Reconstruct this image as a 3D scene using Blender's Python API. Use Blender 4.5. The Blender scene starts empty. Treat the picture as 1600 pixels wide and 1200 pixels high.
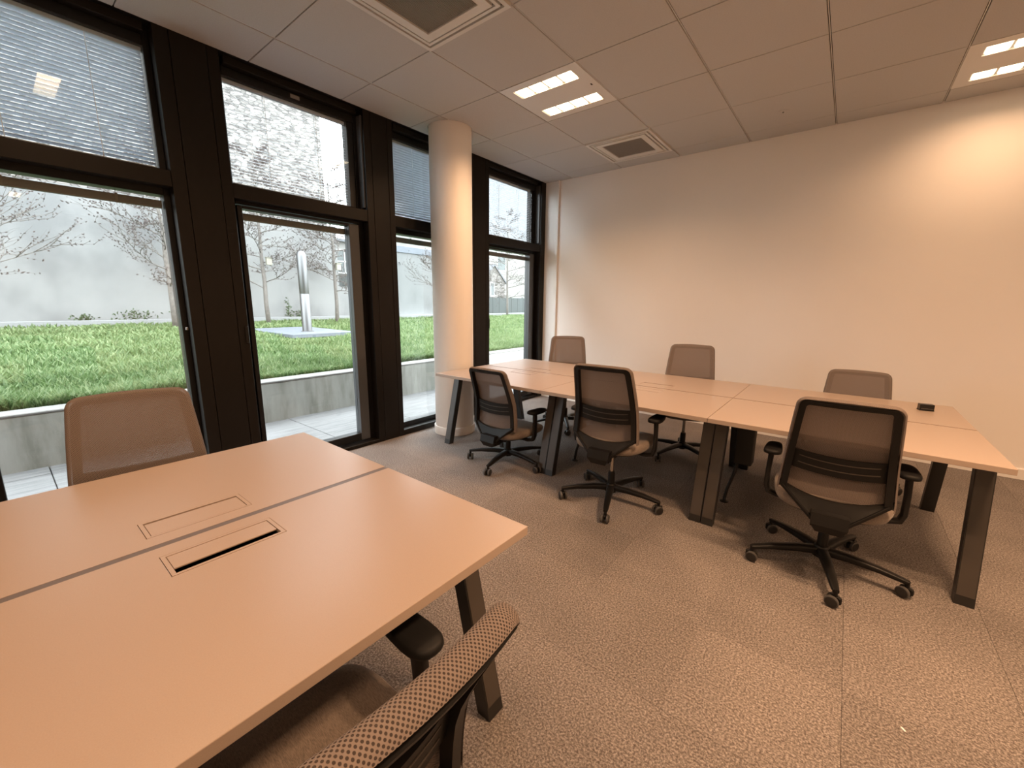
import bpy, bmesh, math, random
import numpy as np
from mathutils import Vector, Matrix

PI = math.pi
R = math.radians
scene = bpy.context.scene
COL = scene.collection

# ------------------------------------------------------------------ camera
CAM = (3.516, -5.144, 1.386)
yaw, pitch, roll = -0.6731101, -0.1924153, 0.0102262
fw = Vector((math.sin(yaw) * math.cos(pitch), math.cos(yaw) * math.cos(pitch), math.sin(pitch)))
rt = Vector((math.cos(yaw), -math.sin(yaw), 0))
up = rt.cross(fw)
rt2 = math.cos(roll) * rt + math.sin(roll) * up
up2 = -math.sin(roll) * rt + math.cos(roll) * up
cd = bpy.data.cameras.new('camera')
cam = bpy.data.objects.new('camera', cd)
COL.objects.link(cam)
cam.matrix_world = Matrix(((rt2.x, up2.x, -fw.x, CAM[0]), (rt2.y, up2.y, -fw.y, CAM[1]), (rt2.z, up2.z, -fw.z, CAM[2]), (0, 0, 0, 1)))
cd.sensor_fit = 'HORIZONTAL'
cd.sensor_width = 36
cd.lens = 646.21 / 1600 * 36
cd.clip_start = 0.02
cd.clip_end = 300
scene.camera = cam

# ------------------------------------------------------------------ sky (overcast) and exposure
world = bpy.data.worlds.new('overcast_sky')
scene.world = world
world.use_nodes = True
bg = world.node_tree.nodes['Background']
bg.inputs[0].default_value = (0.90, 0.955, 1.0, 1)
SKY = 10.0
bg.inputs[1].default_value = SKY
vs = scene.view_settings
vs.view_transform = 'Standard'
vs.look = 'None'
vs.exposure = 0.0
vs.gamma = 1.0
vs.use_curve_mapping = False
LAMP_W = 19.5            # watts of each light row of a ceiling lamp
LAMP_COL = (1.0, 0.585, 0.325)
LENS_E = 6.0

# ------------------------------------------------------------------ layout constants (metres, floor z=0, facade x=0, far wall y=0)
ZC = 3.035                # ceiling
TX0, TY0, TP = 0.429, -0.267, 0.696    # ceiling grid
XR, YF = 8.5, -8.3        # right wall, wall behind the camera
rng = random.Random(7)

# ------------------------------------------------------------------ helpers
def tag(o, label=None, cat=None, group=None, kind=None):
    if label: o['label'] = label
    if cat: o['category'] = cat
    if group: o['group'] = group
    if kind: o['kind'] = kind
    return o

def empty(name, loc=(0, 0, 0), rz=0, parent=None):
    o = bpy.data.objects.new(name, None)
    o.empty_display_size = 0.1
    COL.objects.link(o)
    o.location = loc
    o.rotation_euler = (0, 0, rz)
    if parent: o.parent = parent
    return o

def link(name, me, parent=None, loc=(0, 0, 0), rot=(0, 0, 0)):
    o = bpy.data.objects.new(name, me)
    COL.objects.link(o)
    o.location = loc
    o.rotation_euler = rot
    if parent: o.parent = parent
    return o

def copy_tree(o, parent=None):
    c = o.copy()
    COL.objects.link(c)
    c.parent = parent
    for ch in list(o.children):
        copy_tree(ch, c)
    return c

class MB:
    """collects shapes; build() links them as one mesh object"""
    def __init__(s):
        s.v = []; s.f = []; s.uv = None
    def add(s, vs_, fs):
        n = len(s.v)
        s.v += [tuple(p) for p in vs_]
        s.f += [tuple(i + n for i in f) for f in fs]
        return s
    def box(s, a, b, c=0.0):
        x0, y0, z0 = [min(a[i], b[i]) for i in range(3)]
        x1, y1, z1 = [max(a[i], b[i]) for i in range(3)]
        if c <= 0:
            s.add([(x0, y0, z0), (x1, y0, z0), (x1, y1, z0), (x0, y1, z0), (x0, y0, z1), (x1, y0, z1), (x1, y1, z1), (x0, y1, z1)],
                  [(3, 2, 1, 0), (4, 5, 6, 7), (0, 1, 5, 4), (1, 2, 6, 5), (2, 3, 7, 6), (3, 0, 4, 7)])
            return s
        c = min(c, (x1 - x0) * .49, (y1 - y0) * .49, (z1 - z0) * .49)
        vv = []; idx = {}
        for ix in (0, 1):
            for iy in (0, 1):
                for iz in (0, 1):
                    X, Y, Z = (x0, x1)[ix], (y0, y1)[iy], (z0, z1)[iz]
                    sx, sy, sz = (1, -1)[ix], (1, -1)[iy], (1, -1)[iz]
                    idx[ix, iy, iz] = len(vv)
                    vv += [(X, Y + sy * c, Z + sz * c), (X + sx * c, Y, Z + sz * c), (X + sx * c, Y + sy * c, Z)]
        I = lambda ix, iy, iz, k: idx[ix, iy, iz] + k
        ff = []
        for ix in (0, 1):
            q = [I(ix, 0, 0, 0), I(ix, 1, 0, 0), I(ix, 1, 1, 0), I(ix, 0, 1, 0)]
            ff.append(tuple(q if ix else q[::-1]))
        for iy in (0, 1):
            q = [I(0, iy, 0, 1), I(1, iy, 0, 1), I(1, iy, 1, 1), I(0, iy, 1, 1)]
            ff.append(tuple(q[::-1] if iy else q))
        for iz in (0, 1):
            q = [I(0, 0, iz, 2), I(1, 0, iz, 2), I(1, 1, iz, 2), I(0, 1, iz, 2)]
            ff.append(tuple(q if iz else q[::-1]))
        for iy in (0, 1):
            for iz in (0, 1):
                q = [I(0, iy, iz, 1), I(1, iy, iz, 1), I(1, iy, iz, 2), I(0, iy, iz, 2)]
                ff.append(tuple(q if (iy ^ iz) else q[::-1]))
        for ix in (0, 1):
            for iz in (0, 1):
                q = [I(ix, 0, iz, 0), I(ix, 1, iz, 0), I(ix, 1, iz, 2), I(ix, 0, iz, 2)]
                ff.append(tuple(q[::-1] if (ix ^ iz) else q))
        for ix in (0, 1):
            for iy in (0, 1):
                q = [I(ix, iy, 0, 0), I(ix, iy, 1, 0), I(ix, iy, 1, 1), I(ix, iy, 0, 1)]
                ff.append(tuple(q if (ix ^ iy) else q[::-1]))
        for k in idx:
            q = (idx[k], idx[k] + 1, idx[k] + 2)
            ff.append(q if (sum(k) % 2 == 1) else q[::-1])
        return s.add(vv, ff)
    def prism(s, poly, z0, z1, axis='z'):
        """polygon (2d) extruded along an axis"""
        n = len(poly)
        if axis == 'z': m = lambda p, h: (p[0], p[1], h)
        elif axis == 'x': m = lambda p, h: (h, p[0], p[1])
        else: m = lambda p, h: (p[0], h, p[1])
        vv = [m(p, z0) for p in poly] + [m(p, z1) for p in poly]
        ff = [tuple(range(n))[::-1], tuple(range(n, 2 * n))] + [(i, (i + 1) % n, n + (i + 1) % n, n + i) for i in range(n)]
        return s.add(vv, ff)
    def loft(s, rings, cap=True):
        n = len(rings[0]); b = len(s.v)
        vv = [p for r in rings for p in r]; ff = []
        for k in range(len(rings) - 1):
            for i in range(n):
                j = (i + 1) % n
                ff.append((k * n + i, k * n + j, (k + 1) * n + j, (k + 1) * n + i))
        if cap:
            ff.append(tuple(range(n))[::-1]); ff.append(tuple(range((len(rings) - 1) * n, len(rings) * n)))
        return s.add(vv, ff)
    def lathe(s, prof, n=24, o=(0, 0, 0), axis='z', cap=True):
        rings = []
        for r, h in prof:
            ring = []
            for i in range(n):
                a = 2 * PI * i / n
                c_, s_ = r * math.cos(a), r * math.sin(a)
                p = (c_, s_, h) if axis == 'z' else ((h, c_, s_) if axis == 'x' else (s_, h, c_))
                ring.append((p[0] + o[0], p[1] + o[1], p[2] + o[2]))
            rings.append(ring)
        return s.loft(rings, cap)
    def tube(s, pts, rad, n=8, sq=None):
        """tube along points; rad number or list; sq=(w,h) gives a rounded flat profile"""
        pts = [Vector(p) for p in pts]
        rads = rad if isinstance(rad, (list, tuple)) else [rad] * len(pts)
        rings = []
        t0 = (pts[1] - pts[0]).normalized()
        ref = Vector((0, 0, 1)) if abs(t0.z) < .9 else Vector((0, 1, 0))
        nrm = t0.cross(ref).normalized()
        for i, p in enumerate(pts):
            t = (pts[min(i + 1, len(pts) - 1)] - pts[max(i - 1, 0)]).normalized()
            nrm = (nrm - t * nrm.dot(t)).normalized()
            bn = t.cross(nrm)
            ring = []
            for k in range(n):
                a = 2 * PI * (k + .5) / n
                if sq:
                    ca, sa = math.cos(a), math.sin(a)
                    e = .45
                    ca = math.copysign(abs(ca) ** e, ca); sa = math.copysign(abs(sa) ** e, sa)
                    w = sq[i] if isinstance(sq, list) else sq
                    ring.append(p + nrm * ca * w[0] + bn * sa * w[1])
                else:
                    ring.append(p + nrm * math.cos(a) * rads[i] + bn * math.sin(a) * rads[i])
            rings.append(ring)
        return s.loft(rings)
    def mesh(s, name, mat, smooth=False, auto=None):
        me = bpy.data.meshes.new(name)
        me.from_pydata(s.v, [], s.f)
        bm = bmesh.new(); bm.from_mesh(me)
        bmesh.ops.recalc_face_normals(bm, faces=bm.faces)
        if auto is not None:
            for f in bm.faces: f.smooth = True
            for e in bm.edges:
                e.smooth = not (len(e.link_faces) == 2 and e.calc_face_angle(0) > R(auto))
        bm.to_mesh(me); bm.free()
        if smooth:
            me.polygons.foreach_set('use_smooth', [True] * len(me.polygons))
        if mat: me.materials.append(mat)
        me.update()
        return me
    def build(s, name, mat, parent=None, smooth=False, auto=None, loc=(0, 0, 0), rot=(0, 0, 0)):
        return link(name, s.mesh(name, mat, smooth, auto), parent, loc, rot)

def ring_slab(mb, x0, x1, y0, y1, z0, z1, hole):
    """slab with a rectangular hole"""
    hx0, hx1, hy0, hy1 = hole
    o = [(x0, y0), (x1, y0), (x1, y1), (x0, y1)]
    h = [(hx0, hy0), (hx1, hy0), (hx1, hy1), (hx0, hy1)]
    vv = [(a, b, z) for z in (z0, z1) for a, b in o + h]
    ff = []
    for i in range(4):
        j = (i + 1) % 4
        ff.append((8 + i, 8 + j, 12 + j, 12 + i))
        ff.append((i, 4 + i, 4 + j, j))
        ff.append((i, j, 8 + j, 8 + i))
        ff.append((4 + j, 4 + i, 12 + i, 12 + j))
    return mb.add(vv, ff)

# ------------------------------------------------------------------ materials
class NT:
    def __init__(s, name):
        s.m = bpy.data.materials.new(name); s.m.use_nodes = True
        s.t = s.m.node_tree; s.n = s.t.nodes; s.l = s.t.links
        s.b = s.n['Principled BSDF']
    def node(s, ty, **kw):
        n = s.n.new(ty)
        for k, v in kw.items():
            if k.startswith('i_'):
                key = k[2:]
                n.inputs[int(key) if key.isdigit() else key].default_value = v
            else: setattr(n, k, v)
        return n
    def lk(s, a, b): s.l.new(a, b)

def mat(name, col, rough=.5, metal=0.0, spec=None, emit=None, noise=None, bump=None):
    """noise = (scale, amount): colour variation; bump = (scale, strength)"""
    t = NT(name)
    t.b.inputs['Base Color'].default_value = (*col, 1)
    t.b.inputs['Roughness'].default_value = rough
    t.b.inputs['Metallic'].default_value = metal
    if spec is not None: t.b.inputs['Specular IOR Level'].default_value = spec
    if emit:
        t.b.inputs['Emission Color'].default_value = (*emit[0], 1)
        t.b.inputs['Emission Strength'].default_value = emit[1]
    if noise or bump:
        tc = t.node('ShaderNodeTexCoord')
    if noise:
        nz = t.node('ShaderNodeTexNoise', i_Scale=noise[0], i_Detail=4.0)
        t.lk(tc.outputs['Object'], nz.inputs['Vector'])
        rp = t.node('ShaderNodeValToRGB')
        a = noise[1]
        rp.color_ramp.elements[0].position = .3; rp.color_ramp.elements[1].position = .7
        rp.color_ramp.elements[0].color = (*[max(0, c * (1 - a)) for c in col], 1)
        rp.color_ramp.elements[1].color = (*[min(1, c * (1 + a)) for c in col], 1)
        t.lk(nz.outputs['Fac'], rp.inputs['Fac']); t.lk(rp.outputs['Color'], t.b.inputs['Base Color'])
    if bump:
        nb = t.node('ShaderNodeTexNoise', i_Scale=bump[0], i_Detail=3.0)
        t.lk(tc.outputs['Object'], nb.inputs['Vector'])
        bp = t.node('ShaderNodeBump', i_Strength=bump[1], i_Distance=0.002)
        t.lk(nb.outputs['Fac'], bp.inputs['Height']); t.lk(bp.outputs['Normal'], t.b.inputs['Normal'])
    return t.m

M = {}
M['wall'] = mat('warm_white_paint', (.86, .825, .79), .7, noise=(1.2, .015), bump=(140, .08))
M['wallwhite'] = mat('white_gloss_paint', (.82, .80, .775), .45)
M['ctile'] = mat('mineral_ceiling_tile', (.52, .51, .50), .85, noise=(160, .05), bump=(240, .25))
M['cgap'] = mat('ceiling_grid_shadow_gap', (.05, .043, .037), .8)
M['cmetal'] = mat('white_enamel_metal', (.70, .685, .66), .4)
M['grille'] = mat('grey_air_grille', (.30, .28, .255), .6)
M['slot'] = mat('dark_air_slot', (.03, .028, .026), .8)
M['lens'] = mat('lamp_lens', (.9, .85, .75), .4, emit=((1.0, .80, .53), LENS_E))
M['frame'] = mat('dark_bronze_aluminium', (.0085, .0068, .0054), .45, spec=.22, noise=(3, .08))
M['frame2'] = mat('black_aluminium', (.007, .007, .0075), .4, spec=.3)
M['framesheen'] = mat('aluminium_daylight_sheen', (.055, .058, .062), .3)  # dark frame lightened: daylight sheen on the reveals put into the base colour
M['column'] = mat('column_white_paint', (.80, .765, .725), .55, bump=(60, .05))
M['desk'] = mat('beige_laminate', (0.387, 0.310, 0.257), .33, noise=(420, .035))
M['deskedge'] = mat('beige_edge_band', (.33, .26, .20), .45)
M['deskdark'] = mat('dark_metal_strip', (.125, .108, .105), .45)
M['leg'] = mat('dark_brown_powder_coat', (.052, .043, .036), .42, bump=(400, .1))
M['legblack'] = mat('black_leg_edge', (.012, .011, .010), .4)
M['black'] = mat('black_plastic', (.0065, .006, .0056), .45, spec=.3, bump=(500, .08))
M['blacksoft'] = mat('soft_black_arm_pad', (.006, .006, .006), .6, spec=.25)
M['chrome'] = mat('polished_gas_lift', (.5, .48, .46), .2, metal=1.0)
M['wheel'] = mat('caster_wheel_black', (.016, .015, .0145), .4)
M['wheelgrey'] = mat('caster_tread_grey', (0.060, 0.057, 0.054), .5)
M['steel'] = mat('brushed_stainless_steel', (0.160, 0.164, 0.168), .42, metal=1.0)
M['seampole'] = mat('steel_seam_dark', (.12, .12, .12), .5, metal=.5)
M['slat'] = mat('white_blind_slat', (.48, .54, .61), .45)
M['stack'] = mat('olive_grey_blind_stack', (.10, .098, .08), .5)
M['cord'] = mat('white_blind_cord', (.85, .85, .85), .6)
M['coping'] = mat('pale_coping_concrete', (0.174, 0.170, 0.160), .8, noise=(9, .12))
M['slabblue'] = mat('blue_grey_stone_slab', (0.114, 0.131, 0.154), .55, noise=(4, .1))
M['kerb'] = mat('pale_metal_kerb', (0.194, 0.199, 0.201), .5)
M['bark'] = mat('grey_tree_bark', (0.122, 0.110, 0.099), .85, noise=(18, .3), bump=(60, .6))
M['bud'] = mat('brown_bud', (.060, .045, .042), .8)
M['cream'] = mat('cream_plywood', (.26, .245, .20), .6)
M['fence'] = mat('dark_green_grey_fence', (0.040, 0.050, 0.050), .7)
M['roof'] = mat('slate_grey_roof', (0.102, 0.110, 0.122), .6, noise=(6, .2))
M['housewall'] = mat('pale_house_render', (0.208, 0.205, 0.195), .85, noise=(3, .06))
M['winwhite'] = mat('white_window_frame', (0.408, 0.408, 0.408), .5)
M['windark'] = mat('dark_window_pane', (.06, .075, .075), .15)
M['soil'] = mat('earth_under_lawn', (.065, .11, .036), .95, noise=(3, .3))
M['weed'] = mat('dark_green_weed', (.045, .075, .03), .8)
M['box'] = mat('black_glossy_plastic', (.010, .010, .010), .25)
M['plate'] = mat('grey_label_plate', (.25, .25, .24), .5)
M['riser'] = mat('black_cable_riser', (.010, .010, .010), .5)

def fabric(name, col, sx=900, amt=.35):
    t = NT(name)
    tc = t.node('ShaderNodeTexCoord')
    mp = t.node('ShaderNodeMapping'); mp.inputs['Scale'].default_value = (sx, sx * .12, sx * .12)
    t.lk(tc.outputs['Object'], mp.inputs['Vector'])
    nz = t.node('ShaderNodeTexNoise', i_Scale=1.0, i_Detail=2.0)
    t.lk(mp.outputs['Vector'], nz.inputs['Vector'])
    rp = t.node('ShaderNodeValToRGB')
    rp.color_ramp.elements[0].position = .3; rp.color_ramp.elements[1].position = .7
    rp.color_ramp.elements[0].color = (*[c * (1 - amt) for c in col], 1)
    rp.color_ramp.elements[1].color = (*[c * (1 + amt) for c in col], 1)
    t.lk(nz.outputs['Fac'], rp.inputs['Fac']); t.lk(rp.outputs['Color'], t.b.inputs['Base Color'])
    t.b.inputs['Roughness'].default_value = .9
    t.b.inputs['Sheen Weight'].default_value = .2
    bp = t.node('ShaderNodeBump', i_Strength=.3, i_Distance=.001)
    t.lk(nz.outputs['Fac'], bp.inputs['Height']); t.lk(bp.outputs['Normal'], t.b.inputs['Normal'])
    return t.m
M['seat'] = fabric('taupe_woven_seat', (.165, .132, .108))

def knit():
    """spacer knit with a diagonal lattice of small holes (UV in millimetres)"""
    t = NT('taupe_spacer_mesh')
    uv = t.node('ShaderNodeUVMap')
    mp = t.node('ShaderNodeMapping'); mp.inputs['Rotation'].default_value = (0, 0, PI / 4)
    mp.inputs['Scale'].default_value = (1 / 4.6, 1 / 4.6, 1)
    t.lk(uv.outputs['UV'], mp.inputs['Vector'])
    fr = t.node('ShaderNodeVectorMath', operation='FRACTION'); t.lk(mp.outputs['Vector'], fr.inputs[0])
    sb = t.node('ShaderNodeVectorMath', operation='SUBTRACT'); t.lk(fr.outputs[0], sb.inputs[0]); sb.inputs[1].default_value = (.5, .5, 0)
    ln = t.node('ShaderNodeVectorMath', operation='LENGTH'); t.lk(sb.outputs[0], ln.inputs[0])
    lt = t.node('ShaderNodeMapRange'); lt.inputs['From Min'].default_value = .27; lt.inputs['From Max'].default_value = .36
    lt.inputs['To Min'].default_value = 1; lt.inputs['To Max'].default_value = 0
    t.lk(ln.outputs['Value'], lt.inputs['Value'])
    mix = t.node('ShaderNodeMix', data_type='RGBA')
    mix.inputs[6].default_value = (.190, .154, .136, 1); mix.inputs[7].default_value = (.06, .045, .038, 1)
    t.lk(lt.outputs[0], mix.inputs[0]); t.lk(mix.outputs[2], t.b.inputs['Base Color'])
    t.b.inputs['Roughness'].default_value = .85
    bp = t.node('ShaderNodeBump', i_Strength=.6, i_Distance=.0015, invert=True)
    t.lk(lt.outputs[0], bp.inputs['Height']); t.lk(bp.outputs['Normal'], t.b.inputs['Normal'])
    tr = t.node('ShaderNodeBsdfTransparent'); tr.inputs[0].default_value = (.75, .72, .7, 1)
    ms = t.node('ShaderNodeMixShader')
    fac = t.node('ShaderNodeMath', operation='MULTIPLY'); fac.inputs[1].default_value = .27
    t.lk(lt.outputs[0], fac.inputs[0]); t.lk(fac.outputs[0], ms.inputs[0])
    t.lk(t.b.outputs[0], ms.inputs[1]); t.lk(tr.outputs[0], ms.inputs[2])
    t.lk(ms.outputs[0], t.n['Material Output'].inputs[0])
    return t.m
M['knit'] = knit()

def glass():
    t = NT('clear_glass_pane')
    t.n.remove(t.b)
    tr = t.node('ShaderNodeBsdfTransparent'); tr.inputs[0].default_value = (.965, .98, .975, 1)
    gl = t.node('ShaderNodeBsdfGlossy'); gl.inputs['Roughness'].default_value = .003
    geo = t.node('ShaderNodeNewGeometry')
    dt = t.node('ShaderNodeVectorMath', operation='DOT_PRODUCT'); t.lk(geo.outputs['Normal'], dt.inputs[0]); t.lk(geo.outputs['Incoming'], dt.inputs[1])
    ab = t.node('ShaderNodeMath', operation='ABSOLUTE'); t.lk(dt.outputs['Value'], ab.inputs[0])
    iv = t.node('ShaderNodeMath', operation='SUBTRACT'); iv.inputs[0].default_value = 1.0; t.lk(ab.outputs[0], iv.inputs[1])
    pw = t.node('ShaderNodeMath', operation='POWER'); pw.inputs[1].default_value = 5.0; t.lk(iv.outputs[0], pw.inputs[0])
    fr = t.node('ShaderNodeMath', operation='MULTIPLY_ADD'); fr.inputs[1].default_value = .955; fr.inputs[2].default_value = .045; t.lk(pw.outputs[0], fr.inputs[0])
    ms = t.node('ShaderNodeMixShader')
    t.lk(fr.outputs[0], ms.inputs[0]); t.lk(tr.outputs[0], ms.inputs[1]); t.lk(gl.outputs[0], ms.inputs[2])
    t.lk(ms.outputs[0], t.n['Material Output'].inputs[0])
    return t.m
M['glass'] = glass()

def carpet():
    t = NT('speckled_loop_carpet')
    tc = t.node('ShaderNodeTexCoord'); geo = t.node('ShaderNodeNewGeometry')
    n1 = t.node('ShaderNodeTexNoise', i_Scale=135.0, i_Detail=4.0, i_Roughness=.75)
    t.lk(geo.outputs['Position'], n1.inputs['Vector'])
    rp = t.node('ShaderNodeValToRGB')
    e = rp.color_ramp.elements
    e[0].position = .36; e[0].color = (.080, .066, .058, 1)
    e[1].position = .64; e[1].color = (.375, .34, .315, 1)
    m_ = e.new(.5); m_.color = (.188, .166, .152, 1)
    t.lk(n1.outputs['Fac'], rp.inputs['Fac'])
    n2 = t.node('ShaderNodeTexNoise', i_Scale=2.2, i_Detail=3.0)
    t.lk(geo.outputs['Position'], n2.inputs['Vector'])
    oi = t.node('ShaderNodeObjectInfo')
    mr = t.node('ShaderNodeMapRange'); mr.inputs['To Min'].default_value = .93; mr.inputs['To Max'].default_value = 1.07
    t.lk(oi.outputs['Random'], mr.inputs['Value'])
    mr2 = t.node('ShaderNodeMapRange'); mr2.inputs['From Min'].default_value = .3; mr2.inputs['From Max'].default_value = .7
    mr2.inputs['To Min'].default_value = .86; mr2.inputs['To Max'].default_value = 1.08
    t.lk(n2.outputs['Fac'], mr2.inputs['Value'])
    mu = t.node('ShaderNodeMath', operation='MULTIPLY'); t.lk(mr.outputs[0], mu.inputs[0]); t.lk(mr2.outputs[0], mu.inputs[1])
    vm = t.node('ShaderNodeVectorMath', operation='SCALE'); t.lk(rp.outputs['Color'], vm.inputs[0]); t.lk(mu.outputs[0], vm.inputs['Scale'])
    t.lk(vm.outputs[0], t.b.inputs['Base Color'])
    t.b.inputs['Roughness'].default_value = .95
    t.b.inputs['Specular IOR Level'].default_value = .15
    bp = t.node('ShaderNodeBump', i_Strength=.7, i_Distance=.004)
    t.lk(n1.outputs['Fac'], bp.inputs['Height']); t.lk(bp.outputs['Normal'], t.b.inputs['Normal'])
    return t.m
M['carpet'] = carpet()

def stained(name, c0, c1, stretch, scale, rough=.85, bump=.3, c2=None, blot=.9):
    """weathered surface: blotches plus streaks stretched along an axis"""
    t = NT(name)
    geo = t.node('ShaderNodeNewGeometry')
    mp = t.node('ShaderNodeMapping'); mp.inputs['Scale'].default_value = stretch
    t.lk(geo.outputs['Position'], mp.inputs['Vector'])
    n1 = t.node('ShaderNodeTexNoise', i_Scale=scale, i_Detail=6.0, i_Roughness=.62)
    t.lk(mp.outputs['Vector'], n1.inputs['Vector'])
    n2 = t.node('ShaderNodeTexNoise', i_Scale=blot, i_Detail=4.0)
    t.lk(geo.outputs['Position'], n2.inputs['Vector'])
    ad = t.node('ShaderNodeMath', operation='ADD'); t.lk(n1.outputs['Fac'], ad.inputs[0]); t.lk(n2.outputs['Fac'], ad.inputs[1])
    hf = t.node('ShaderNodeMath', operation='MULTIPLY'); hf.inputs[1].default_value = .5; t.lk(ad.outputs[0], hf.inputs[0])
    rp = t.node('ShaderNodeValToRGB')
    e = rp.color_ramp.elements
    e[0].position = .40; e[0].color = (*c0, 1); e[1].position = .585; e[1].color = (*c1, 1)
    if c2: k = e.new(.49); k.color = (*c2, 1)
    t.lk(hf.outputs[0], rp.inputs['Fac']); t.lk(rp.outputs['Color'], t.b.inputs['Base Color'])
    t.b.inputs['Roughness'].default_value = rough
    bp = t.node('ShaderNodeBump', i_Strength=bump, i_Distance=.01)
    t.lk(n1.outputs['Fac'], bp.inputs['Height']); t.lk(bp.outputs['Normal'], t.b.inputs['Normal'])
    return t.m
M['concrete'] = stained('streaked_concrete', (.225, .228, .200), (.385, .388, .362), (2.4, 2.4, .45), 3.0, c2=(.325, .329, .300))
M['paver'] = stained('wood_grain_paver', (0.103, 0.104, 0.105), (0.185, 0.186, 0.188), (6, .5, 1), 4.5, rough=.7, c2=(0.154, 0.156, 0.157))
M['render'] = stained('weathered_grey_render', (.138, .141, .142), (.208, .209, .206), (1, 1, .8), .75, c2=(.184, .186, .185), bump=.1, blot=.5)
M['render2'] = stained('pale_concrete_wall', (0.117, 0.122, 0.122), (0.167, 0.172, 0.172), (1, 1, .35), .9, c2=(0.150, 0.156, 0.156), bump=.1)

def rubble():
    t = NT('rubble_stone_masonry')
    geo = t.node('ShaderNodeNewGeometry')
    mp = t.node('ShaderNodeMapping'); mp.inputs['Scale'].default_value = (5.5, 5.5, 15)
    t.lk(geo.outputs['Position'], mp.inputs['Vector'])
    vo = t.node('ShaderNodeTexVoronoi', i_Scale=1.0, i_Randomness=1.0)
    t.lk(mp.outputs['Vector'], vo.inputs['Vector'])
    ve = t.node('ShaderNodeTexVoronoi', feature='DISTANCE_TO_EDGE', i_Scale=1.0)
    t.lk(mp.outputs['Vector'], ve.inputs['Vector'])
    rp = t.node('ShaderNodeValToRGB')
    e = rp.color_ramp.elements
    e[0].position = 0; e[0].color = (.085, .08, .075, 1); e[1].position = 1; e[1].color = (.25, .236, .22, 1)
    sx = t.node('ShaderNodeSeparateColor'); t.lk(vo.outputs['Color'], sx.inputs[0]); t.lk(sx.outputs[0], rp.inputs['Fac'])
    mr = t.node('ShaderNodeMapRange'); mr.inputs['From Max'].default_value = .07; t.lk(ve.outputs['Distance'], mr.inputs['Value'])
    mx = t.node('ShaderNodeMix', data_type='RGBA'); mx.inputs[6].default_value = (.055, .052, .05, 1)
    t.lk(mr.outputs[0], mx.inputs[0]); t.lk(rp.outputs['Color'], mx.inputs[7]); t.lk(mx.outputs[2], t.b.inputs['Base Color'])
    t.b.inputs['Roughness'].default_value = .9
    bp = t.node('ShaderNodeBump', i_Strength=.6, i_Distance=.04)
    t.lk(mr.outputs[0], bp.inputs['Height']); t.lk(bp.outputs['Normal'], t.b.inputs['Normal'])
    return t.m
M['rubble'] = rubble()

def grassmat():
    t = NT('grass_blades')
    geo = t.node('ShaderNodeNewGeometry')
    n1 = t.node('ShaderNodeTexNoise', i_Scale=1.3, i_Detail=5.0); t.lk(geo.outputs['Position'], n1.inputs['Vector'])
    ad = t.node('ShaderNodeMath', operation='ADD'); t.lk(n1.outputs['Fac'], ad.inputs[0]); t.lk(geo.outputs['Random Per Island'], ad.inputs[1])
    hf = t.node('ShaderNodeMath', operation='MULTIPLY'); hf.inputs[1].default_value = .5; t.lk(ad.outputs[0], hf.inputs[0])
    rp = t.node('ShaderNodeValToRGB')
    e = rp.color_ramp.elements
    e[0].position = .18; e[0].color = (.062, .112, .032, 1); e[1].position = .84; e[1].color = (.28, .33, .165, 1)
    k = e.new(.5); k.color = (.122, .195, .068, 1)
    t.lk(hf.outputs[0], rp.inputs['Fac']); t.lk(rp.outputs['Color'], t.b.inputs['Base Color'])
    t.b.inputs['Roughness'].default_value = .6
    tl = t.node('ShaderNodeBsdfTranslucent'); t.lk(rp.outputs['Color'], tl.inputs[0])
    ms = t.node('ShaderNodeMixShader'); ms.inputs[0].default_value = .35
    t.lk(t.b.outputs[0], ms.inputs[1]); t.lk(tl.outputs[0], ms.inputs[2]); t.lk(ms.outputs[0], t.n['Material Output'].inputs[0])
    return t.m
M['grass'] = grassmat()

# ================================================================== ROOM SHELL
# floor with carpet tiles as pieces
floor = MB().box((-.30, YF, -.20), (XR, 0, -.008)).build('floor', M['cgap'])
tag(floor, 'beige speckled carpet tile floor of the office', kind='structure')
CT = .4955
ctm = {}
nx0 = math.floor((0 - 3.676) / CT); nx1 = math.ceil((XR - 3.676) / CT)
ny0 = math.floor((YF + 3.377) / CT); ny1 = math.ceil((0 + 3.377) / CT)
for i in range(nx0, nx1):
    for j in range(ny0, ny1):
        xa, xb = max(0.0, 3.676 + i * CT), min(XR, 3.676 + (i + 1) * CT)
        ya, yb = max(YF, -3.377 + j * CT), min(0, -3.377 + (j + 1) * CT)
        if xb - xa < .02 or yb - ya < .02: continue
        key = (round(xb - xa, 3), round(yb - ya, 3))
        if key not in ctm:
            ctm[key] = MB().box((.0002, .0002, -.008), (key[0] - .0002, key[1] - .0002, 0), .0005).mesh('carpet_tile', M['carpet'])
        link('carpet_tile', ctm[key], floor, (xa, ya, rng.uniform(-.0004, .0)))

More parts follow.
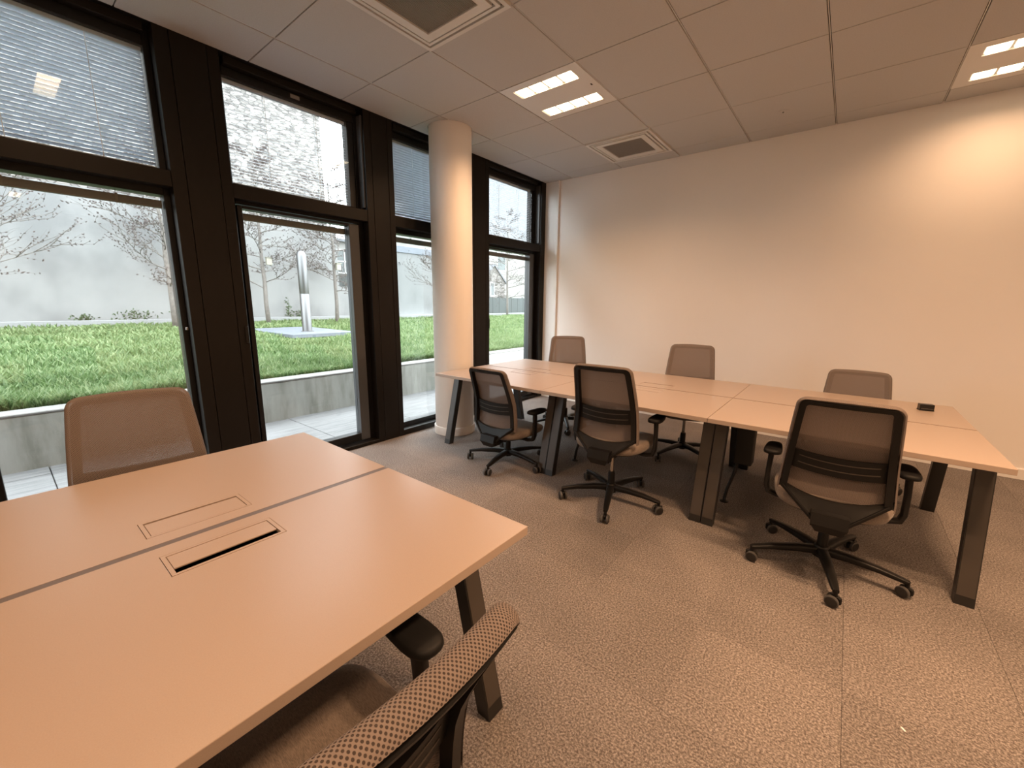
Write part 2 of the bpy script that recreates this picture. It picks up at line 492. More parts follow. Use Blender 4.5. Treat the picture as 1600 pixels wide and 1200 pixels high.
# walls
w = MB().box((-.30, 0, 0), (XR, .2, ZC + .2)).build('wall_back', M['wall'])
tag(w, 'plain warm white wall behind the long bench of desks', kind='structure')
w = MB().box((XR, YF, 0), (XR + .2, .2, ZC + .2)).build('wall_right', M['wall'])
tag(w, 'plain white wall on the right side of the room', kind='structure')
w = MB().box((-.30, YF - .2, 0), (XR + .2, YF, ZC + .2)).build('wall_front', M['wall'])
tag(w, 'plain white wall behind the camera', kind='structure')
b_ = MB().prism([(0, 0), (-.014, 0), (-.014, .085), (-.009, .092), (0, .092)], .24, XR, 'x').build('baseboard_back', M['wallwhite'])
tag(b_, 'white skirting board along the back wall', kind='structure')
t_ = MB().box((.188, -.030, 0), (.226, 0, ZC), .004).build('trim_5', M['wallwhite'])
tag(t_, 'narrow white vertical trunking strip near the window corner', kind='structure')
t_ = MB().box((-.02, -.012, 0), (.188, 0, ZC), .002).build('trim_6', M['wallwhite'])
tag(t_, 'white boxed panel between the window frame and trunking strip', kind='structure')

# ceiling: a dark backing plate with tiles hung below it
ceil = MB().box((-.30, YF, ZC + .012), (XR, 0, ZC + .2)).build('ceiling', M['cgap'])
tag(ceil, 'suspended ceiling of square mineral tiles', kind='structure')
lamps = [(1, -3), (1, -7), (5, -1), (5, -5), (5, -9), (9, -3), (9, -7), (1, -11)]
vents = [(1, -5), (1, -1)]
ctl = {}
COLX, COLY, COLR = .280, -2.090, .2075
for i in range(-1, 12):
    for j in range(-13, 1):
        if (i, j) in lamps or (i, j) in vents: continue
        xa, xb = max(.002, TX0 + i * TP), min(XR, TX0 + (i + 1) * TP)
        ya, yb = max(YF, TY0 + j * TP), min(0, TY0 + (j + 1) * TP)
        if xb - xa < .02 or yb - ya < .02: continue
        gx0 = .0068 if xa > .01 else 0; gx1 = .0068 if xb < XR - .01 else 0
        gy0 = .0032 if ya > YF + .01 else 0; gy1 = .0032 if yb < -.01 else .004
        # tiles around the column get a round cut-out
        if xa < COLX + .25 and ya < COLY + .25 and yb > COLY - .25:
            m = MB()
            rr = COLR + .006
            N = 40
            x0, x1, y0, y1 = xa + gx0, xb - gx1, ya + gy0, yb - gy1
            bm = bmesh.new()
            xs = sorted(set([x0, x1] + [COLX + rr * math.cos(PI * k / N) for k in range(N + 1) if x0 < COLX + rr * math.cos(PI * k / N) < x1]))
            for a, c in zip(xs[:-1], xs[1:]):
                def hh(x): return math.sqrt(max(0, rr * rr - (x - COLX) ** 2))
                for (la, lc, ha, hc) in ((y0, y0, min(y1, COLY - hh(a)), min(y1, COLY - hh(c))), (max(y0, COLY + hh(a)), max(y0, COLY + hh(c)), y1, y1)):
                    if hh(a) == 0 and hh(c) == 0 and la != y0: continue
                    if hh(a) == 0 and hh(c) == 0: ha = hc = y1
                    if ha - la < 1e-5 and hc - lc < 1e-5: continue
                    m.add([(a, la, ZC), (c, lc, ZC), (c, hc, ZC), (a, ha, ZC), (a, la, ZC + .011), (c, lc, ZC + .011), (c, hc, ZC + .011), (a, ha, ZC + .011)],
                          [(0, 1, 2, 3), (7, 6, 5, 4), (0, 4, 5, 1), (1, 5, 6, 2), (2, 6, 7, 3), (3, 7, 4, 0)])
            m.build('ceiling_tile', M['ctile'], ceil)
            continue
        key = (round(xb - xa, 3), round(yb - ya, 3), gx0, gx1, gy0, gy1)
        if key not in ctl:
            ctl[key] = MB().box((gx0, gy0, 0), (key[0] - gx1, key[1] - gy1, .011), .0015).mesh('ceiling_tile', M['ctile'])
        link('ceiling_tile', ctl[key], ceil, (xa, ya, ZC + rng.uniform(-.0003, .0003)))
# thin runners in the wide joints (lines towards the far wall)
for i in range(0, 12):
    MB().box((TX0 + i * TP - .0022, YF, ZC + .003), (TX0 + i * TP + .0022, -.002, ZC + .012)).build('grid_runner', M['cmetal'], ceil)

# ------------------------------------------------------------------ ceiling lamps
def lamp(cx, cy, label, dim=1.0):
    t = empty('ceiling_lamp', (cx, cy, ZC))
    tag(t, label, 'ceiling lamp', 'recessed ceiling lamps')
    h = TP / 2 - .0045
    mb = MB()
    rows = (-.203, .195)
    sx, sy = .264, .064
    # white plate with two slots
    ys = [-h, rows[0] - sy, rows[0] + sy, rows[1] - sy, rows[1] + sy, h]
    for k in (0, 2, 4):
        mb.box((-h, ys[k], 0), (h, ys[k + 1], .011))
    for k in (1, 3):
        mb.box((-h, ys[k], 0), (-sx, ys[k + 1], .011)); mb.box((sx, ys[k], 0), (h, ys[k + 1], .011))
    mb.build('plate', M['cmetal'], t)
    for r in rows:
        lr = MB()
        for k in range(4):
            xa = -sx + k * sx / 2 + .009; xb = xa + sx / 2 - .018
            n = []
            ya, yb, c = r - sy + .003, r + sy - .003, .016
            for (qx, qy, a0) in ((xb - c, yb - c, 0), (xa + c, yb - c, 90), (xa + c, ya + c, 180), (xb - c, ya + c, 270)):
                for s_ in range(4):
                    a = R(a0 + 30 * s_); n.append((qx + c * math.cos(a), qy + c * math.sin(a)))
            MB().prism(n, .006, .009).build('light_cell', M['lens'], t)
        MB().box((-sx, r - sy, .009), (sx, r + sy, .011)).build('reflector', M['cmetal'], t)
        for k in range(4):
            ld = bpy.data.lights.new('cell_light', 'AREA')
            ld.shape = 'RECTANGLE'; ld.size = sx / 2 - .020; ld.size_y = 2 * sy - .006
            ld.energy = LAMP_W / 4 * dim; ld.color = LAMP_COL; ld.spread = R(146)
            lo = bpy.data.objects.new('cell_light', ld); COL.objects.link(lo); lo.parent = t; lo.location = (-sx + (k + .5) * sx / 2, r, .004)
    MB().box((h - .055, -.020, -.002), (h - .045, .004, .001)).build('sensor_slot', M['slot'], t)
    return t
LL = ['white lamp panel with eight glowing cells above the bench, near the column',
      'lamp panel in the ceiling above the near bench', 'lamp panel at the right edge, close to the back wall',
      'lamp panel in the ceiling right of the camera', 'lamp panel behind the camera on the right', 'lamp panel by the right wall, front',
      'lamp panel by the right wall, rear', 'lamp panel behind the camera near the windows']
for (i, j), l in zip(lamps, LL):
    lamp(TX0 + (i + .5) * TP, TY0 + (j + .5) * TP, l, {(5, -1): .29, (5, -5): 2.25, (1, -7): .53, (1, -3): 1.05, (9, -3): 1.6}.get((i, j), 1.0))

# ------------------------------------------------------------------ air cassettes
def cassette(cx, cy, label):
    t = empty('air_cassette', (cx, cy, ZC))
    tag(t, label, 'air vent', 'ceiling air cassettes')
    h = TP / 2 - .004
    def sq(mb, o, i, z0, z1): ring_slab(mb, -o, o, -o, o, z0, z1, (-i, i, -i, i))
    m = MB(); sq(m, h, .318, -.012, .010); m.build('outer_rim', M['cmetal'], t)
    m = MB(); sq(m, .318, .302, .004, .010); m.build('air_slot', M['slot'], t)
    m = MB(); sq(m, .302, .282, -.012, .010); m.build('inner_rim', M['cmetal'], t)
    m = MB(); sq(m, .282, .268, .002, .010); m.build('air_slot', M['slot'], t)
    m = MB(); sq(m, .268, .212, -.016, .010); m.build('centre_panel', M['cmetal'], t)
    g = MB().box((-.212, -.212, -.004), (.212, .212, .006)).build('grille', M['grille'], t)
    m = MB()
    for k in range(41):
        x = -.205 + k * .01025
        m.box((x - .0022, -.21, -.010), (x + .0022, .21, -.004))
    o = m.build('grille_bars', M['grille'], t); tag(o, kind='stuff')
for (i, j), l in zip(vents, ['large square air cassette cut off by the top edge of the photo', 'square air cassette in the ceiling by the back wall']):
    cassette(TX0 + (i + .5) * TP, TY0 + (j + .5) * TP, l)
sp = empty('sprinkler_cover', (2.861, -.608, ZC)); tag(sp, 'small round flush sprinkler cover in a ceiling tile', 'sprinkler')
MB().lathe([(.042, 0), (.042, -.003), (.038, -.0045), (.03, -.005), (0.001, -.005)], 28).build('cover_disc', M['ctile'], sp, auto=40)
MB().lathe([(.007, -.005), (.007, -.012), (.004, -.014)], 12).build('nozzle', M['plate'], sp, auto=40)

# ------------------------------------------------------------------ facade: pillars, transom, windows
PIL = [(-5.75, -5.262), (-4.277, -3.930), (-2.858, -2.560), (-1.535, -1.205), (-.118, .0)]
FX = -.09                                   # plane of the window frames
for k, (a, b) in enumerate(PIL):
    m = MB()
    n = 3
    gr = [a, a + (b - a) * .23, a + (b - a) * .80, b]
    if b - a < .2: gr = [a, b]
    for i in range(len(gr) - 1):
        m.box((-.22, gr[i] + (.0015 if i else 0), 0), (0, gr[i + 1] - (.0015 if i < len(gr) - 2 else 0), ZC + .01), .002)
    m.box((-.24, a + .004, 0), (-.012, b - .004, ZC))
    o = m.build('trim_%d' % (k if k else 7), M['frame'])
    tag(o, ['dark bronze pillar casing at the left edge of the photo', 'wide dark bronze pillar casing between the leftmost window and the glazed door',
            'dark bronze pillar casing left of the white column', 'dark bronze pillar casing behind the white column', 'narrow dark casing in the window corner'][k], kind='structure')
o = MB().box((-.22, YF, 0), (0, -5.75, ZC)).build('wall_left', M['frame'])
tag(o, 'dark facade wall continuing behind the camera', kind='structure')
o = MB().box((-.24, -5.75, ZC - .001), (.001, .0, ZC + .2)).build('trim_8', M['frame2']); tag(o, 'dark head of the window wall above the ceiling line', kind='structure')
o = MB().box((-.26, -5.75, -.2), (.0, .0, -.001)).build('trim_9', M['frame2']); tag(o, 'dark base of the window wall', kind='structure')

WIN = [(-5.262, -4.277, False), (-3.930, -2.858, True), (-2.560, -1.535, False), (-1.205, -.118, True)]
WL = ['leftmost fixed window with lowered upper blind', 'glazed garden door window between the two wide dark pillars', 'window partly hidden by the white column', 'window nearest the back wall']
for k, (ya, yb, door) in enumerate(WIN):
    t = empty('window_%d' % (k + 1), (FX, ya, 0))
    tag(t, WL[k], kind='structure')
    W = yb - ya
    # fixed outer frame around the opening, transom between upper and lower light
    fl = .035; frt = .035 if not door else .045
    def fr(name, a, b, m_='frame2', p=None, c=.003): return MB().box(a, b, c).build(name, M[m_], p or t)
    fr('jamb', (-.10, 0, 0), (0, fl, ZC)); fr('jamb', (-.10, W - frt, 0), (0, W, ZC))
    fr('head_rail', (-.10, fl, 2.925), (0, W - frt, 2.985))
    fr('head_panel', (-.10, fl, 2.985), (.055, W - frt, ZC), 'frame')
    fr('transom', (-.10, fl, 2.085 if door else 2.06), (0, W - frt, 2.225))
    fr('transom_cover', (0, .0, 2.105), (.085, W, 2.205), 'frame')
    # upper light: extra sash for the openable ones
    ul, ur = (fl, W - frt)
    if door:
        ur = W - .105; ul = fl + .0
        fr('upper_stile', (-.085, ur, 2.225), (-.01, W - frt, 2.925))
        fr('reveal_strip', (0, W - .016, 2.225), (.07, W - .0, 2.985), 'framesheen')  # lighter tone imitates daylight caught by the reveal
    p_ = MB().box((-.010, ul, 2.225), (-.004, ur, 2.925)).build('upper_pane', M['glass'], t)
    # lower light
    if door:
        s = empty('sash', (0, 0, 0), 0, t)
        s0, s1, sw = fl, W - frt - .012, .095
        fr('stile', (-.07, s0, .045), (.018, s0 + .035, 2.075), 'frame2', s); fr('stile', (-.07, s1 - sw, .045), (.018, s1, 2.075), 'framesheen', s)  # right stile coloured lighter for the daylight it would reflect
        fr('bottom_rail', (-.07, s0 + .035, .045), (.018, s1 - sw, .118), 'frame2', s); fr('top_rail', (-.07, s0 + .035, 2.055), (.018, s1 - sw, 2.075), 'frame2', s)
        MB().box((-.030, s0 + .035, .118), (-.024, s1 - sw, 2.055)).build('pane', M['glass'], s)
        fr('threshold', (-.10, 0, 0), (.085, W, .032), 'frame')
        h = MB().box((.094, -.028, 1.07), (.104, -.004, 1.20), .004).box((.05, -.02, 1.15), (.10, -.008, 1.18)).build('handle', M['black'], t)
        h.location = (0, 0, 0)
    else:
        MB().box((-.030, fl, .11), (-.024, W - frt, 2.06)).build('lower_pane', M['glass'], t)
        fr('bottom_rail', (-.10, fl, .055), (0, W - frt, .11))
        fr('sill', (0, 0, 0), (.09, W, .058), 'frame')
        MB().box((.0, W - .02, 1.18), (.03, W - .008, 1.20), .003).build('latch', M['plate'], t)
    if k == 1:
        MB().box((0, .50, 2.945), (.004, .57, 2.972)).build('label_plate', M['plate'], t)

    # ---------------- blinds (things of their own, between frame and outside)
    closed = not door
    bl = empty('venetian_blind', (FX - .045, ya + ul, 0))
    tag(bl, ['white venetian blind with tilted slats in the leftmost upper window', 'open white venetian blind over the stone wall view above the glazed door',
             'white venetian blind with tilted slats beside the white column', 'open white venetian blind in the upper window nearest the back wall'][k], 'blind', 'upper window blinds')
    bw = ur - ul
    MB().box((-.014, .004, 2.900), (.014, bw - .004, 2.924), .003).build('headrail', M['slat'], bl)
    tilt = R((-28 if k == 0 else -44) if closed else 22)
    hw = .0125
    sm = MB()
    sec = []
    for q in range(5):
        u = -1 + q * .5
        sec.append((u * hw, .0016 * (1 - u * u)))
    pts = [(x * math.cos(tilt) - z * math.sin(tilt), x * math.sin(tilt) + z * math.cos(tilt)) for x, z in sec]
    low = [(x, z - .0005) for x, z in pts[::-1]]
    # outer edge (towards -x) up for a positive tilt
    sm.prism([(-x, z) for x, z in pts + low], .006, bw - .006, 'y')
    sme = sm.mesh('slat', M['slat'], auto=50)
    nsl = 29
    for q in range(nsl):
        link('slat', sme, bl, (0, 0, 2.892 - q * .0228))
    MB().box((-.011, .005, 2.228), (.011, bw - .005, 2.238), .002).build('bottom_rail', M['slat'], bl)
    for cy in ([.30, .72] if bw > .8 else [.1, .6]):
        m = MB()
        for sx_ in (-.0135, .0135): m.box((sx_ - .0008, cy * bw - .0015, 2.235), (sx_ + .0008, cy * bw + .0015, 2.90))
        m.build('ladder_cord', M['cord'], bl)
    # raised lower blind: a stack of slats
    l0, l1 = (fl, W - frt) if not door else (s0 + .035, s1 - sw)
    rb = empty('raised_blind', (FX - .052, ya + l0, 0))
    tag(rb, ['raised blind stacked above the view in the leftmost window', 'raised blind stacked across the top of the glazed door', 'raised blind stacked in the window beside the white column',
             'raised blind stacked in the lower window nearest the back wall'][k], 'blind', 'raised lower blinds')
    lw = l1 - l0
    zb = 1.983
    m = MB()
    for q in range(9): m.box((-.0125, .006, zb + .012 + q * .0042), (.0125, lw - .006, zb + .0150 + q * .0042))
    o = m.build('slat_stack', M['stack'], rb); tag(o, kind='stuff')
    MB().box((-.012, .006, zb), (.012, lw - .006, zb + .011), .002).build('bottom_rail', M['stack'], rb)
    MB().box((-.012, .004, 2.085), (.012, lw - .004, 2.10)).build('headrail', M['stack'], rb)
    for cy in (.25, .75):
        MB().box((.0125, cy * lw - .006, zb - .002), (.0140, cy * lw + .006, zb + .054)).box((.0, cy * lw - .001, zb + .05), (.002, cy * lw + .001, 2.10)).build('lift_cord', M['stack'], rb)

# ------------------------------------------------------------------ column
c = empty('column', (COLX, COLY, 0))
tag(c, 'round white painted column standing in front of the windows', 'column', kind='structure')
MB().lathe([(COLR, .0), (COLR, ZC + .012)], 64).build('shaft', M['column'], c, auto=40)
MB().lathe([(COLR + .001, 0), (COLR + .014, 0), (COLR + .014, .078), (COLR + .009, .085), (COLR + .001, .085)], 64, cap=False).build('skirting_ring', M['column'], c, auto=40)

# ================================================================== DESKS
ZT, TH = .724, .027

def desk(name_label, sx, sy, length, depth, flip, group, face_gap):
    """desk with its back (centre) edge on local y=0, front at y=-depth, x 0..length; origin at floor"""
    t = empty('desk', (0, 0, 0))
    tag(t, name_label, 'desk', group)
    cx = length / 2
    hole = (cx - .134, cx + .134, -.178, -.056)
    g = .0015
    m = MB(); ring_slab(m, g, length - g, -depth, -.001, ZT - TH, ZT, hole)
    o = m.build('desktop', M['desk'], t)
    bev = o.modifiers.new('soft_edges', 'BEVEL'); bev.width = .0015; bev.segments = 2; bev.limit_method = 'ANGLE'
    m = MB()
    ring_slab(m, hole[0] + .0012, hole[1] - .0012, hole[2] + .0012, hole[3] - .0012, ZT - .012, ZT + .0002, (hole[0] + .011, hole[1] - .011, hole[2] + .010, hole[3] - .010))
    m.build('port_frame', M['desk'], t)
    fy0 = hole[2] + .010
    fl = MB().box((hole[0] + .0125, fy0 + face_gap, ZT - .005), (hole[1] - .0125, hole[3] - .0115, ZT - .0005), .001)
    fl.build('port_flap', M['desk'], t)
    m = MB()
    for (a, b) in (((hole[0] + .002, hole[2] + .002, ZT - .09), (hole[1] - .002, hole[3] - .002, ZT - .088)), ((hole[0] + .002, hole[2] + .002, ZT - .09), (hole[0] + .004, hole[3] - .002, ZT - .013)),
                   ((hole[1] - .004, hole[2] + .002, ZT - .09), (hole[1] - .002, hole[3] - .002, ZT - .013)), ((hole[0] + .002, hole[2] + .002, ZT - .09), (hole[1] - .002, hole[2] + .004, ZT - .013)),
                   ((hole[0] + .002, hole[3] - .004, ZT - .09), (hole[1] - .002, hole[3] - .002, ZT - .013))):
        m.box(a, b)
    m.build('cable_tray', M['riser'], t)
    # frame below the top
    MB().box((.06, -depth + .16, ZT - TH - .035), (length - .06, -depth + .20, ZT - TH)).box((.06, -.06, ZT - TH - .035), (length - .06, -.02, ZT - TH)).build('under_frame', M['legblack'], t)
    # two legs, foot at the outside
    for x in (.0025, length - .0025 - .070):
        lg = empty('leg', (x, 0, 0), 0, t)
        yo, yt = -depth + .092, -depth + .255
        d = .055; w_ = .070
        ztop = ZT - TH
        m = MB()
        m.loft([[(0, yo, .0), (w_, yo, .0), (w_, yo + d, .0), (0, yo + d, .0)], [(0, yt, ztop), (w_, yt, ztop), (w_, yt + d, ztop), (0, yt + d, ztop)]])
        m.build('leg_body', M['legblack'], lg)
        # lighter front and back plates set slightly proud, leaving dark edges and foot
        m = MB()
        f = .045
        yl = lambda z: yo + (yt - yo) * z / ztop
        z0, z1 = f, ztop - .001
        m.loft([[(.004, yl(z0) - .002, z0), (w_ - .004, yl(z0) - .002, z0), (w_ - .004, yl(z0) + .004, z0), (.004, yl(z0) + .004, z0)],
                [(.004, yl(z1) - .002, z1), (w_ - .004, yl(z1) - .002, z1), (w_ - .004, yl(z1) + .004, z1), (.004, yl(z1) + .004, z1)]])
        m.build('leg_plate', M['leg'], lg)
    return t

BX0, BL, BD = .506, 1.2175, .707
BYC = -1.831
proto = desk('x', 0, 0, BL, BD, False, 'desks of the long far bench', .012)
FL = ['desk beside the white column, near row of the long bench',
      'middle desk of the near row of the long bench', 'desk in the near row at the right end of the long bench',
      'desk nearest the window corner, wall side of the long bench', 'middle desk on the wall side of the long bench', 'wall-side desk at the right end with a small black box on it']
for k in range(3):
    d = proto if k == 0 else copy_tree(proto)
    d.location = (BX0 + k * BL, BYC - .008, 0); d['label'] = FL[k]
for k in range(3):
    d = copy_tree(proto)
    d.location = (BX0 + (k + 1) * BL, BYC + .008, 0); d.rotation_euler = (0, 0, PI); d['label'] = FL[3 + k]
def beam(label, a, b):
    t = empty('bench_beam', a); tag(t, label, 'beam', 'centre beams between desk rows')
    L = (Vector(b) - Vector(a)).length
    ang = math.atan2(b[1] - a[1], b[0] - a[0]); t.rotation_euler = (0, 0, ang)
    return t, L
t, L = beam('dark metal beam in the joint along the middle of the long bench', (BX0, BYC, 0), (BX0 + 3 * BL, BYC, 0))
MB().box((.01, -.0085, ZT - .04), (L - .01, .0085, ZT - .006)).build('cover_strip', M['deskdark'], t)
MB().box((.05, -.03, ZT - TH - .07), (L - .05, .03, ZT - TH - .001)).build('beam_tube', M['legblack'], t)
# cable risers hanging below the bench joints
def riser(x, y, label):
    t = empty('cable_riser', (x, y, 0)); tag(t, label, 'cable riser', 'black cable risers under the long bench')
    MB().box((-.055, -.05, .30), (.055, .05, ZT - TH - .07), .006).build('riser_box', M['riser'], t)
    pts = [(-.03, -.02, .31), (-.05, -.03, .2), (-.075, -.04, .1), (-.085, -.045, .03), (-.085, -.045, .004)]
    MB().tube(pts, .011, 8).build('cable_spine', M['riser'], t, auto=50)
    MB().lathe([(.03, .0), (.03, .004), (.012, .012)], 16, (-.085, -.045, 0)).build('floor_foot', M['riser'], t, auto=40)
riser(BX0 + 2 * BL + .135, BYC - .14, 'black cable riser hanging under the bench behind the middle pair of legs')
riser(BX0 + BL + .12, BYC - .14, 'black cable riser behind the chair back in the middle of the bench')

# near bench: rows run along y
NY0, NXC = -4.213, 2.124
NL, ND = 1.2175, .707
def rz_place(d, loc, rz): d.location = loc; d.rotation_euler = (0, 0, rz)
pn = desk('near desk top close to the camera with an open black cable port', 0, 0, NL, ND, False, 'desks of the near bench', .028)
# local x -> world -y ; front (local -y) -> world +x  for the camera side: rotate +90: (x,y)->(-y,x) gives local -y -> +x, local x -> +y
rz_place(pn, (NXC + .011, NY0 - NL, 0), PI / 2)
pw = desk('near bench desk on the window side, with a closed cable port', 0, 0, NL, ND, False, 'desks of the near bench', .009)
rz_place(pw, (NXC - .011, NY0, 0), -PI / 2)
t, L = beam('dark strip along the middle joint of the near bench', (NXC, NY0, 0), (NXC, NY0 - NL, 0))
MB().box((.002, -.0115, ZT - .04), (L - .01, .0115, ZT - .0006)).build('cover_strip', M['deskdark'], t)
MB().box((.05, -.03, ZT - TH - .07), (L - .05, .03, ZT - TH - .001)).build('beam_tube', M['legblack'], t)

# small black box on the far right desk
bx = empty('socket_box', (3.995, -1.385, ZT), R(12)); tag(bx, 'small black box lying on the wall-side desk at the right', 'box')
MB().box((-.036, -.022, .003), (.036, .022, .042), .003).build('box_body', M['box'], bx)
MB().box((-.037, -.023, 0), (.037, .023, .008), .002).build('box_base', M['black'], bx)
MB().box((-.030, -.0228, .011), (.030, -.0215, .016)).build('box_slot', M['wheelgrey'], bx)

# ================================================================== OFFICE CHAIRS
def sgn(a, e): return math.copysign(abs(a) ** e, a)

def make_chair(dz, base_rot, label, group, rz, recline=0):
    """faces local +y, hub over the origin; dz shifts seat and back (gas lift)"""
    t = empty('office_chair'); tag(t, label, 'office chair', group)
    # ---- star base (does not turn with the seat)
    sb = empty('star_base', (0, 0, 0), base_rot - rz, t)
    MB().lathe([(.030, .060), (.040, .066), (.042, .100), (.034, .122), (.030, .126)], 20).build('hub', M['black'], sb, auto=40)
    MB().lathe([(.024, .09), (.024, .205), (.021, .215)], 16).build('lift_shroud', M['black'], t, auto=40)
    MB().lathe([(.0135, .20), (.0135, .365 + dz)], 14).build('gas_lift', M['chrome'], t, auto=40)
    am = SH.setdefault('arm5', MB().tube([(.02, 0, .098), (.12, 0, .102), (.24, 0, .095), (.325, 0, .083), (.350, 0, .080)], 0, 10,
        sq=[(.027, .020), (.024, .018), (.020, .014), (.016, .011), (.013, .009)]).tube([(.345, 0, .086), (.345, 0, .052)], .010, 8).mesh('base_arm', M['black'], auto=50))
    fk = SH.setdefault('fork', MB().box((-.013, -.008, .020), (.028, .008, .056), .005).box((-.026, -.0085, .044), (.02, .0085, .057), .004).mesh('caster', M['black']))
    whm = SH.setdefault('wheel', MB().lathe([(.006, -.0075), (.022, -.0085), (.027, -.006), (.0275, 0), (.027, .006), (.022, .0085), (.006, .0075)], 22, (0, 0, 0), 'y').mesh('wheel', M['wheel'], auto=45))
    whr = SH.setdefault('tread', MB().lathe([(.0245, -.0082), (.0285, -.0060), (.0290, 0), (.0285, .0060), (.0245, .0082)], 22, (0, 0, 0), 'y', cap=False).mesh('tread', M['wheelgrey'], auto=45))
    r2 = random.Random(int(base_rot * 1000) + int(dz * 1000) + len(label))
    for k in range(5):
        a = 2 * PI * k / 5
        link('base_arm', am, sb, rot=(0, 0, a))
        ca = empty('caster', (.345 * math.cos(a + base_rot - rz), .345 * math.sin(a + base_rot - rz), 0), r2.uniform(0, 2 * PI), t)
        link('fork', fk, ca)
        for sy in (-.018, .018):
            link('wheel', whm, ca, (-.006, sy, .029))
            link('tread', whr, ca, (-.006, sy, .029))
    # ---- mechanism and seat
    U = empty('x', (0, 0, dz)); COL.objects.unlink(U); bpy.data.objects.remove(U)
    L = (0, 0, dz)
    MB().box((-.075, -.13, .352), (.075, .11, .404), .014).box((-.05, -.235, .345), (.05, -.10, .392), .012).build('mechanism', M['black'], t, loc=L)
    MB().tube([(.07, .02, .375), (.15, .03, .372), (.205, .035, .368)], .006, 8).tube([(.195, .034, .369), (.235, .038, .366)], 0, 8, sq=(.014, .006)).build('lever', M['black'], t, auto=50, loc=L)
    def seat_ring(sc, z, n=44, dy=0):
        out = []
        for i in range(n):
            a = 2 * PI * i / n
            x = sgn(math.cos(a), .5) * .256 * sc; y = sgn(math.sin(a), .55) * .245 * sc
            x *= 1 - .10 * max(0, -y / .235) - .02 * max(0, y / .235)
            zz = z - .018 * max(0, (y - .12) / .12) ** 2 + .014 * (x / .245) ** 2
            out.append((x, y + .027 + dy, zz))
        return out
    MB().loft([seat_ring(.90, .400), seat_ring(.97, .408), seat_ring(1.0, .428), seat_ring(.995, .446), seat_ring(.96, .460), seat_ring(.85, .467), seat_ring(.55, .468), seat_ring(.2, .466)]).build('seat_cushion', M['seat'], t, smooth=True, loc=L)
    MB().loft([seat_ring(.55, .388), seat_ring(.86, .392), seat_ring(.93, .402), seat_ring(.90, .408)]).build('seat_pan', M['black'], t, auto=50, loc=L)
    # ---- armrests
    for s in (-1, 1):
        ar = empty('armrest', L, 0, t)
        MB().tube([(s * .10, -.01, .385), (s * .235, -.01, .385), (s * .275, -.008, .395), (s * .287, -.004, .43), (s * .287, .0, .52), (s * .283, .004, .605), (s * .278, .006, .620)], 0, 10,
                  sq=[(.024, .009), (.026, .010), (.026, .012), (.026, .012), (.024, .012), (.024, .013), (.028, .014)]).build('arm_post', M['black'], ar, auto=50)
        pad = []
        for sc, z in ((.86, .616), (.97, .620), (1.0, .628), (.98, .638), (.90, .644), (.6, .646)):
            ring = []
            for i in range(28):
                a = 2 * PI * i / 28
                x = sgn(math.cos(a), .7) * .042 * sc; y = sgn(math.sin(a), .62) * .118 * sc
                x *= 1 - .16 * (y / .118)
                ring.append((s * .278 + x, y + .045, z + .006 * (y / .118) ** 2 * (1 if y < 0 else -.8)))
            pad.append(ring)
        MB().loft(pad).build('arm_pad', M['blacksoft'], ar, smooth=True)
    # ---- back
    zt, zs, zb = .985, .525, .362
    def yb(z):                         # back line in side view
        u = (z - .36) / (zt - .36)
        return -.205 - .030 * u + .050 * math.sin(PI * min(1, max(0, u)) * .95) * (1 - .35 * u) - .045 * max(0, u - .55) / .45
    def hw(z):
        if z >= zs: return .178 + (.216 - .178) * (1 - (z - zs) / (zt - zs)) ** .8
        return .216
    def cup(x): return .62 * x * x     # sides curve forward
    # knit cover: grid over the outline, rolled over the rim
    CR = .030
    def arch(x, z):
        return .007 * max(0, 1 - (x / .19) ** 2) * min(1, max(0, (z - (zt - .2)) / .2))
    if 'knit' not in SH:
        NU = 24
        z0 = zs - .03
        rows = [(z0 + (zt - CR - z0) * i / 22, None) for i in range(23)] + [(zt - CR + CR * math.sin(R(a)), math.cos(R(a))) for a in (15, 30, 45, 60, 75, 90)]
        vv, uvs, ff = [], [], []
        def sp(x, z, back=0): return (x, yb(z) + cup(x) - back, z + arch(x, z))
        hT = hw(zt - CR)
        rowpts = []
        for z, ca in rows:
            hx = hw(z) if ca is None else hT - CR + CR * ca
            rowpts.append([(hx * (-1 + 2 * k / NU), z) for k in range(NU + 1)])
        for rp_ in rowpts:
            for x, z in rp_: vv.append(sp(x, z)); uvs.append((x * 1000, z * 1000))
        n1 = NU + 1
        for a in range(len(rowpts) - 1):
            for b in range(NU): ff.append((a * n1 + b, a * n1 + b + 1, (a + 1) * n1 + b + 1, (a + 1) * n1 + b))
        # outline, left bottom -> top -> right bottom, swept with a round roll
        out = [(rp_[0][0], rp_[0][1]) for rp_ in rowpts] + [(x, z) for x, z in rowpts[-1][1:-1]] + [(rp_[-1][0], rp_[-1][1]) for rp_ in rowpts[::-1]]
        nO = len(out); RR = .0235
        phis = [R(a) for a in (0, 20, 40, 60, 80, 100, 120, 140, 158)]
        base = len(vv)
        for k, (x, z) in enumerate(out):
            p0 = out[max(0, k - 1)]; p1 = out[min(nO - 1, k + 1)]
            tx, tz = p1[0] - p0[0], p1[1] - p0[1]; l_ = math.hypot(tx, tz) or 1
            nx_, nz_ = -tz / l_, tx / l_
            for ph in phis:
                o_ = RR * math.sin(ph) * .62; bk_ = RR * (1 - math.cos(ph))
                q = sp(x, z)
                vv.append((q[0] + nx_ * o_, q[1] - bk_, q[2] + nz_ * o_)); uvs.append(((x + nx_ * RR * ph * .8) * 1000, (z + nz_ * RR * ph * .8) * 1000))
        m_ = len(phis)
